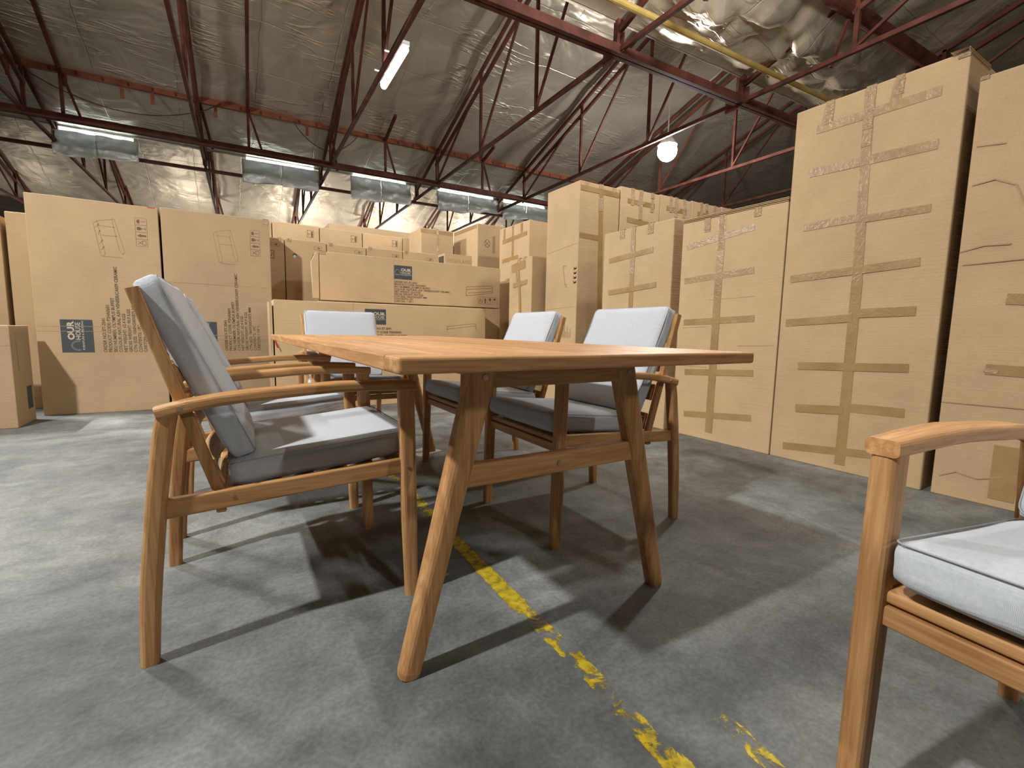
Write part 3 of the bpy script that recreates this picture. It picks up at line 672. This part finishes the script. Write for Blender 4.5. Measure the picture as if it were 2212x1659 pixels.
# ------------------------------------------------------------------ setting: floor, shell, sawtooth roof
th = math.radians(1.987); UU = Vector((math.cos(th), -math.sin(th), 0)); VV = Vector((math.sin(th), math.cos(th), 0))
def W(u, v, z): return UU*u + VV*v + Vector((0, 0, z))
def struct(name, bm, m, smooth=False):
    o = obj(name, bm, m, None, smooth); o['kind'] = 'structure'; return o
U0, U1, V0, V1 = -9., 17., -9., 24.4
bm = BM(); vs = [bm.verts.new(W(a, b, 0)) for a, b in ((U0, V0), (U1, V0), (U1, V1), (U0, V1))]; bm.faces.new(vs); struct('floor', bm, FLOOR)
def wall(name, a, b, z1=7.2):
    bm = BM(); vs = [bm.verts.new(p) for p in (W(*a, 0), W(*b, 0), W(*b, z1), W(*a, z1))]; bm.faces.new(vs); return struct(name, bm, DARKWALL)
wall('wall_front', (U0, V0), (U1, V0)); wall('wall_right', (U1, V0), (U1, V1)); wall('wall_back', (U1, V1), (U0, V1)); wall('wall_left', (U0, V1), (U0, V0))
PER, ZV, SL = 7.25, 4.32, .321
def zroof(v, vv): return ZV + SL*(vv-v)                 # roof height in the bay whose valley is at vv
def ridged(p): return 1-abs(noise.noise(p))*2
def roof_bay(vv, m, amp, crumple=0., du=.10, dv=.10):
    bm = BM(); nu, nv = int((U1-U0)/du), int(PER/dv); g = []
    for i in range(nu+1):
        row = []
        for j in range(nv+1):
            u, v = U0+(U1-U0)*i/nu, vv-PER+PER*j/nv
            p = Vector((u, v, 0.)); z = zroof(v, vv)
            a = amp*(.6+.8*noise.noise(p*.35+Vector((vv, 0, 0))))
            z += a*(noise.noise(Vector((u*.9, v*.5, vv)))*.8 + .35*ridged(Vector((u*1.7+vv, v*1.1, 1.)))*ridged(Vector((u*.8, v*2., 5.))))
            sag = abs(math.sin((v-vv)*PI/1.9)); z -= .05*sag*amp/.05
            if crumple:
                e = max(0., min(1., (v-(vv-1.25))/.5)) if v < vv-.7 else max(0., 1-(v-(vv-.7))/.62)
                k = e*max(0, min(1, (u-1.5)/2.))
                q = Vector((u*1.15+.35*noise.noise(Vector((u*2, v*2, 7.))), v*1.5, 2.)); d1 = noise.voronoi(q)[0]; d2 = noise.voronoi(q*2.1)[0]
                f1 = min(.6, d1[1]-d1[0]); f2 = min(.5, d2[1]-d2[0])
                z -= crumple*k*(.25 + 1.1*f1 + .45*f2) + crumple*.20*(f1+.5*f2)*max(0, min(1, (u-1.)/2.))*(.35+.65*max(0, min(1, (vv-.3-v)/.5)))
            row.append(bm.verts.new(W(u, v, z)))
        g.append(row)
    for i in range(nu):
        for j in range(nv): bm.faces.new((g[i][j], g[i][j+1], g[i+1][j+1], g[i+1][j]))
    return struct('ceiling', bm, m, True)
roof_bay(2.55, FOILCR, .045, .26, .06, .05)
roof_bay(9.8, FOIL, .05)
roof_bay(17.05, FOILFAR, .07)
roof_bay(24.3, FOIL, .07, 0, .2, .2)
roof_bay(-4.7, FOIL, .05, 0, .3, .3)
def riser(v):                                            # foil-faced upright between one bay's valley and the next bay's ridge
    bm = BM(); z0, z1 = ZV-.02, ZV+SL*PER+.1
    vs = [bm.verts.new(p) for p in (W(U0, v, z0), W(U1, v, z0), W(U1, v, z1), W(U0, v, z1))]; bm.faces.new(vs); return struct('ceiling', bm, FOIL)
for v in (-4.7, 2.56, 9.86, 17.1): riser(v)

# steel: longitudinal beams
GS = 'red oxide roof steel'
def beam(label, u0, u1, v, z, w, hh, m=STEEL, name='steel_beam', double=True, cleats=None):
    t = thing(name, label, 'beam', W((u0+u1)/2, v, z), -th, GS)
    L2 = (u1-u0)/2
    if double:
        for s in (-1, 1):
            bm = BM(); add_box(bm, (0, s*w*.27, 0), (2*L2, w*.44, hh), .004); obj('angle_bar', bm, m, t)
    else:
        bm = BM(); add_box(bm, (0, 0, 0), (2*L2, w, hh), .004); obj('angle_bar', bm, m, t)
    return t
beam('thick red steel beam crossing the upper right, running to the tallest carton', U0, U1, 2.55, 4.0, .13, .10)
beam('long dark red beam running just above the hanging foil flaps', U0, U1, 8.40, 4.0, .12, .10)
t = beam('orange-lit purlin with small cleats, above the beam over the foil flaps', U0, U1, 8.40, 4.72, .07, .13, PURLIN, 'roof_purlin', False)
mid = (U0+U1)/2
for k in range(44):
    u = -4.4+k*.32
    bm = BM(); add_box(bm, (u-mid, -.042, -.03), (.022, .014, .05)); obj('cleat', bm, STEEL, t)
for k in range(7):
    u = (-3.6, -2.95, -2.25, -1.85, -.95, .55, -1.3)[k]
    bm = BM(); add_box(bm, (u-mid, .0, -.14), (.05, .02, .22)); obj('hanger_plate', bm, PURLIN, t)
beam('thin black bar behind the foil flaps, crossing the bright foil', U0, U1, 9.9, 3.93, .06, .06, STEEL, 'steel_beam', False)
bm = BM(); add_cyl(bm, (-12.7, 0, 0), (12.7, 0, 0), .085, 16)
o = obj('steel_pipe', bm, STEEL); o.location = W(4, 1.25, 4.50); o.rotation_euler = (0, 0, -th); tag(o, 'thick round red pipe in the upper right corner, above the tallest carton', 'pipe', GS)
bm = BM(); add_cyl(bm, (-12.7, 0, 0), (12.7, 0, 0), .036, 12)
o = obj('sprinkler_pipe', bm, YPIPE); o.location = W(4, 2.14, 4.19); o.rotation_euler = (0, 0, -th); tag(o, 'thin ochre yellow pipe under the crumpled foil in the upper right', 'pipe')
# steel: trusses across the bays, one thing each
def truss(label, u, vv, far=False):
    t = thing('roof_truss', label, 'truss', W(u, vv-PER, 4.0), -th, GS)
    def P(v, z, du=0.): return Vector((du, v-(vv-PER), z-4.0))
    def bar(name, a, b, w, hh):
        bm = BM(); add_bar(bm, a, b, w, hh); return obj(name, bm, STEEL, t)
    bar('bottom_chord', P(vv-PER, 4.0), P(vv+.15, 4.0), .05, .055)
    zt = lambda v: zroof(v, vv)-.12
    bar('rafter', P(vv-PER, zt(vv-PER)), P(vv, zt(vv)), .05, .06)
    zc = lambda v: zroof(v, vv)-.34
    bar('top_chord', P(vv-PER, zc(vv-PER)), P(vv-1.35, zc(vv-1.35)), .05, .06)
    vs = [vv-PER, vv-5.5, vv-3.63, vv-1.4]
    bar('post', P(vs[0], 4.0), P(vs[0], zt(vs[0])), .08, .08)
    for k in (1, 2): bar('post', P(vs[k], 4.0), P(vs[k], zt(vs[k])), .045, .045)
    bar('post', P(vs[3], 4.0), P(vs[3], zt(vs[3])), .05, .05)
    bar('web', P(vs[1], 4.03), P(vs[0]+.25, zc(vs[0]+.25)), .035, .035)
    bar('web', P(vs[2], 4.03), P(vs[1]+.5, zc(vs[1]+.5)), .035, .035)
    bar('web', P(vs[3], 4.03), P(vs[2]+.5, zc(vs[2]+.5)), .035, .035)
    bar('web', P(vs[3], 4.75-.05, .02), P(vs[3]+.35, 4.02, .18), .04, .04)
    bm = BM(); add_box(bm, P(vv+.15, 4.0), (.012, .20, .16)); obj('gusset_plate', bm, STEEL, t)
    bm = BM(); add_box(bm, P(vs[0], 4.06), (.012, .22, .20)); obj('gusset_plate', bm, STEEL, t)
    return t
proto = truss('roof truss above the right armchairs, meeting the thick beam at top centre', 3.19, 9.8)
labs = {5.44: 'roof truss meeting the thick beam just left of the tallest carton', .97: 'roof truss that the bright tube lamp hangs beside', -1.21: 'roof truss in the upper left, left of the one with the tube lamp', -3.45: 'roof truss at the far left edge of the near roof bay', 7.69: 'roof truss beyond the round glowing lamp, right end of the bay', 9.94: 'farthest right roof truss of the near bay, behind the tall cartons'}
for u, l in labs.items(): dup(proto, W(u, 9.8-PER, 4.0), -th, l)
labs = {-3.45: 'far-bay truss above the short left carton', -1.21: 'far-bay truss above the left tall carton, left of the second flap', .97: 'far-bay truss between the second and third foil flaps', 3.19: 'far-bay truss between the third and fourth foil flaps', 5.44: 'far-bay truss right of the fourth foil flap', 7.69: 'far-bay truss behind the tall corner carton', -5.7: 'far-bay truss at the left edge of the picture'}
for u, l in labs.items(): dup(proto, W(u, 17.05-PER, 4.0), -th, l)
labs = {5.44: 'near-bay truss whose chord passes under the round red pipe', 3.19: 'near-bay truss starting at the thick beam at top centre', 7.69: 'near-bay truss behind the top of the tallest carton'}
for u, l in labs.items(): dup(proto, W(u, 2.55-PER, 4.0), -th, l)
# single rafters between the trusses
def rafter(label, u, va, vb, du=0.):
    bm = BM(); vv = 9.8
    add_bar(bm, (0, 0, zroof(va, vv)-.14-4), (du, vb-va, zroof(vb, vv)-.10-4), .05, .06); add_bar(bm, (du, vb-va, .72), (du, vb-va, 0), .045, .045); add_bar(bm, (du, vb-va, .72), (du+.22, vb-va, 0), .035, .035)
    o = obj('roof_rafter', bm, STEEL); o.location = W(u, va, 4.0); o.rotation_euler = (0, 0, -th); return tag(o, label, 'rafter', GS)
rafter('single slanting rafter at the upper left, left of the paired rafters', -2.75, 3.2, 8.38, -.25)
rafter('single upright-looking rafter left of the tube lamp, above the second flap', -.45, 3.2, 8.38)
rafter('single short-legged rafter right of the tube lamp', 2.05, 7.6, 8.38)
rafter('single rafter between the middle two trusses, low by the fourth flap', 4.3, 7.8, 8.38)

for i, (u0, u1, lab) in enumerate(((-3.5, -.9, 'thin drooping cable under the orange-lit purlin at the upper left'), (.3, 1.5, 'thin drooping cable hanging from the purlin above the second flap'))):
    bm = BM(); K = 14; add_tube(bm, [((u1-u0)*k/K, 0, -.42*math.sin(PI*k/K)**.8) for k in range(K+1)], .008, 6)
    o = obj('cable', bm, STEEL); o.location = W(u0, 8.33, 4.66); o.rotation_euler = (0, 0, -th); tag(o, lab, 'cable')
# hanging foil flaps and the daylight strips behind their tops
FL = [((-3.486, -2.266), 4.272, 3.748, 3.791, 'foil flap hanging at the far left, lit white along its folded top'),
      ((-.561, .911), 4.30, 3.738, 3.797, 'foil flap second from the left, in two grey halves'),
      ((1.60, 2.998), 4.34, 3.727, 3.796, 'foil flap third from the left, its left corner pulled aside'),
      ((3.688, 5.392), 4.327, 3.776, 3.90, 'foil flap fourth from the left, with a turned-up white corner'),
      ((5.562, 7.05), 4.316, 3.799, 3.929, 'foil flap farthest right, running behind the tall corner carton')]
for i, ((a, b), zt, za, zb, lab) in enumerate(FL):
    t = thing('foil_flap', lab, 'flap', W((a+b)/2, 9.72, zt), -th, 'foil flaps hanging under the roof valley')
    for h_ in (0, 1):
        bm = BM(); w = (b-a)/2; n, mm = 16, 12; g = []
        for p in range(n+1):
            row = []
            for q in range(mm+1):
                x = -w + w*h_ + w*1.0*p/n; s = q/mm
                zl = za + (zb-za)*((x+w)/(2*w)) + .05*noise.noise(Vector((x*3+i*7, 2., 0)))+(.05*noise.noise(Vector((i*3.3, h_*7.7, 0.))))
                z = (zt-.075) + (zl-(zt-.075))*s
                y = -.02*h_ - .17*s*noise.noise(Vector((x*1.6+i*5, s*1.5, 3.))) - .06*noise.noise(Vector((x*5, s*4, i))) - .05*s*s
                row.append(bm.verts.new((x, y, z-zt)))
            g.append(row)
        for p in range(n):
            for q in range(mm): bm.faces.new((g[p][q], g[p+1][q], g[p+1][q+1], g[p][q+1]))
        o = obj('foil_sheet', bm, FLAP, t, True)
        so = o.modifiers.new('thick', 'SOLIDIFY'); so.thickness = .004
    bm = BM(); add_box(bm, (0, 0, -.06), (b-a-.16, .012, .24)); o = struct('window_%d' % (i+1), bm, SKYL); o.location = W((a+b)/2, 9.82, zt-.05); o.rotation_euler = (0, 0, -th)

# ------------------------------------------------------------------ lamps
def batten(label, u, v, z, ln):
    t = thing('tube_lamp', label, 'lamp', W(u, v, z), -th, 'roof lamps')
    bm = BM(); add_cyl(bm, (0, -ln/2, 0), (0, ln/2, 0), .042, 14); obj('tube', bm, TUBE, t)
    bm = BM(); add_box(bm, (0, 0, .055), (.09, ln+.06, .05), .008); obj('housing', bm, WHITE, t)
    for s in (-1, 1):
        bm = BM(); add_box(bm, (-.08, s*ln*.25, .05), (.20, .025, .012), .003); obj('bracket', bm, WHITE, t)
    return t
batten('bright white tube lamp hanging among the trusses, upper centre left', 1.09, 4.30, 4.02, .98)
t = thing('flood_lamp', 'round glowing lamp under the roof at centre right', 'lamp', W(6.02, 4.40, 4.02), -th, 'roof lamps')
bm = BM(); bmesh.ops.create_uvsphere(bm, u_segments=20, v_segments=12, radius=.17); obj('bulb', bm, emit('flood_glow', (1, .97, .95), 40.), t, True)
bm = BM(); add_cyl(bm, (0, 0, .10), (0, 0, .28), .17, 18, .05); add_cyl(bm, (0, 0, .25), (0, 0, .9), .012, 8); obj('shade', bm, WHITE, t)
def light(name, kind, loc, power, col=(1, 1, 1), size=.1, rot=(0, 0, 0), **kw):
    d = bpy.data.lights.new(name, kind); d.energy = power; d.color = col
    if kind == 'POINT': d.shadow_soft_size = size
    if kind == 'AREA':
        d.shape = 'RECTANGLE'; d.size = size; d.size_y = kw.pop('sy', size)
    for k, v in kw.items(): setattr(d, k, v)
    o = bpy.data.objects.new(name, d); COL.objects.link(o); o.location = loc; o.rotation_euler = rot; return o
ax = Vector((.44, .66, -.60)).normalized()
d = light('main_lamp_light', 'AREA', (-3.80, -1.15, 4.58), 400, (1, .995, .965), .20, (-ax).to_track_quat('Z', 'Y').to_euler()); d.data.shape = 'DISK'
light('left_tube_light', 'AREA', W(-3.9, 4.30, 3.97), 330, (1, .99, .97), .06, (0, math.radians(-36), -th), sy=.95)
light('right_lamp_light', 'POINT', (2.95, .42, 4.05), 210, (1, .995, .98), .10)
light('front_lamp_light', 'POINT', (4.20, -1.90, 4.30), 80, (1, .995, .98), .10)
light('rear_fill_light', 'AREA', W(1.09, -7.2, 3.97), 165, (1, .985, .96), .06, (0, 0, -th), sy=.95)  # unseen fill added behind the camera to brighten the table's front edge
light('tube_lamp_light', 'AREA', W(1.09, 4.30, 3.97), 30, (1, .985, .96), .06, (0, 0, -th), sy=.95)
light('flood_lamp_light', 'POINT', W(6.02, 4.40, 3.80), 400, (1, .98, .95), .12)
for k, (u, v, p) in enumerate(((-5.5, 15.9, 35), (-2.0, 15.9, 100), (1.2, 15.9, 270), (4.4, 15.9, 300), (7.6, 15.9, 280))): light('far_bay_light_%d' % k, 'POINT', W(u, v, 3.15), p*.85, (1, .93, .82), .15)

# ------------------------------------------------------------------ yellow floor line
def line(label, pts, w, cov, name='floor_line'):
    """painted line on the floor: pts centre line, cov = paint coverage per point"""
    bm = BM(); lay = bm.verts.layers.float.new('cover'); K = 60; rows = []
    P = [Vector((x, y, 0)) for x, y in pts]; seg = [(P[i+1]-P[i]).length for i in range(len(P)-1)]; tot = sum(seg)
    for k in range(K+1):
        s = tot*k/K; i = 0
        while i < len(seg)-1 and s > seg[i]: s -= seg[i]; i += 1
        f = min(1, s/seg[i]); c = P[i].lerp(P[i+1], f); d = (P[i+1]-P[i]).normalized(); n = Vector((-d.y, d.x, 0))
        cv = cov[i]*(1-f)+cov[i+1]*f; row = []
        for q in range(7):
            e = q/6*2-1; v = bm.verts.new(c+n*(e*w/2)+Vector((0, 0, .0012))); v[lay] = cv-(.22 if abs(e) > .9 else 0)+.0; row.append(v)
        rows.append(row)
    for a, b in zip(rows, rows[1:]):
        for q in range(6): bm.faces.new((a[q], b[q], b[q+1], a[q+1]))
    bmesh.ops.recalc_face_normals(bm, faces=bm.faces[:])
    o = obj(name, bm, PAINT); return tag(o, label, 'floor marking')
line('worn yellow line painted on the concrete, running under the table', [(.03, 1.2), (.01, .1), (-.02, -.45), (-.028, -.62), (-.033, -.79), (-.035, -.87), (-.035, -1.0), (-.035, -1.12), (-.045, -1.24), (-.052, -1.32), (-.056, -1.41), (-.062, -1.55), (-.07, -1.75)], .066, [.4, .52, .55, .60, .60, .52, .475, .50, .44, .50, .60, .64, .64])
line('short remnant of yellow paint right of the main line, near the bottom edge', [(.118, -1.36), (.115, -1.39), (.11, -1.44), (.10, -1.48), (.097, -1.53)], .055, [.46, .56, .49, .56, .40])
bm = BM(); add_box(bm, (0, 0, .001), (.20, .15, .002)); o = obj('paper_sheet', bm, mat('scrap_paper', (.5, .5, .47), .8)[0]); o.location = (.35, .95, 0); o.rotation_euler = (0, 0, .4); tag(o, 'pale scrap of paper on the floor under the table', 'paper')

# ------------------------------------------------------------------ camera, world, view
f, pitch, roll, yaw, H, cx, cy = 1019.5506, 6.4335, 1.056, 31.5976, .796, -.7412, -1.9167
pi_, ro, ya = map(math.radians, (pitch, roll, yaw))
fw = Vector((math.sin(ya)*math.cos(pi_), math.cos(ya)*math.cos(pi_), -math.sin(pi_)))
r0 = Vector((math.cos(ya), -math.sin(ya), 0)); u0 = r0.cross(fw)
r2 = r0*math.cos(ro)+u0*math.sin(ro); u2 = r2.cross(fw)
cd = bpy.data.cameras.new('camera'); cam = bpy.data.objects.new('camera', cd); COL.objects.link(cam)
M = Matrix((r2, u2, -fw)).transposed().to_4x4(); M.translation = (cx, cy, H); cam.matrix_world = M
cd.sensor_width = 36.; cd.sensor_fit = 'HORIZONTAL'; cd.lens = f/2212*36.; cd.clip_start = .02; cd.clip_end = 200
SC.camera = cam
w = bpy.data.worlds.new('world'); SC.world = w; w.use_nodes = True
w.node_tree.nodes['Background'].inputs['Color'].default_value = (.02, .02, .022, 1)
vs = SC.view_settings; vs.view_transform = 'Standard'; vs.look = 'None'; vs.gamma = 1.; vs.use_curve_mapping = False; vs.exposure = 0.
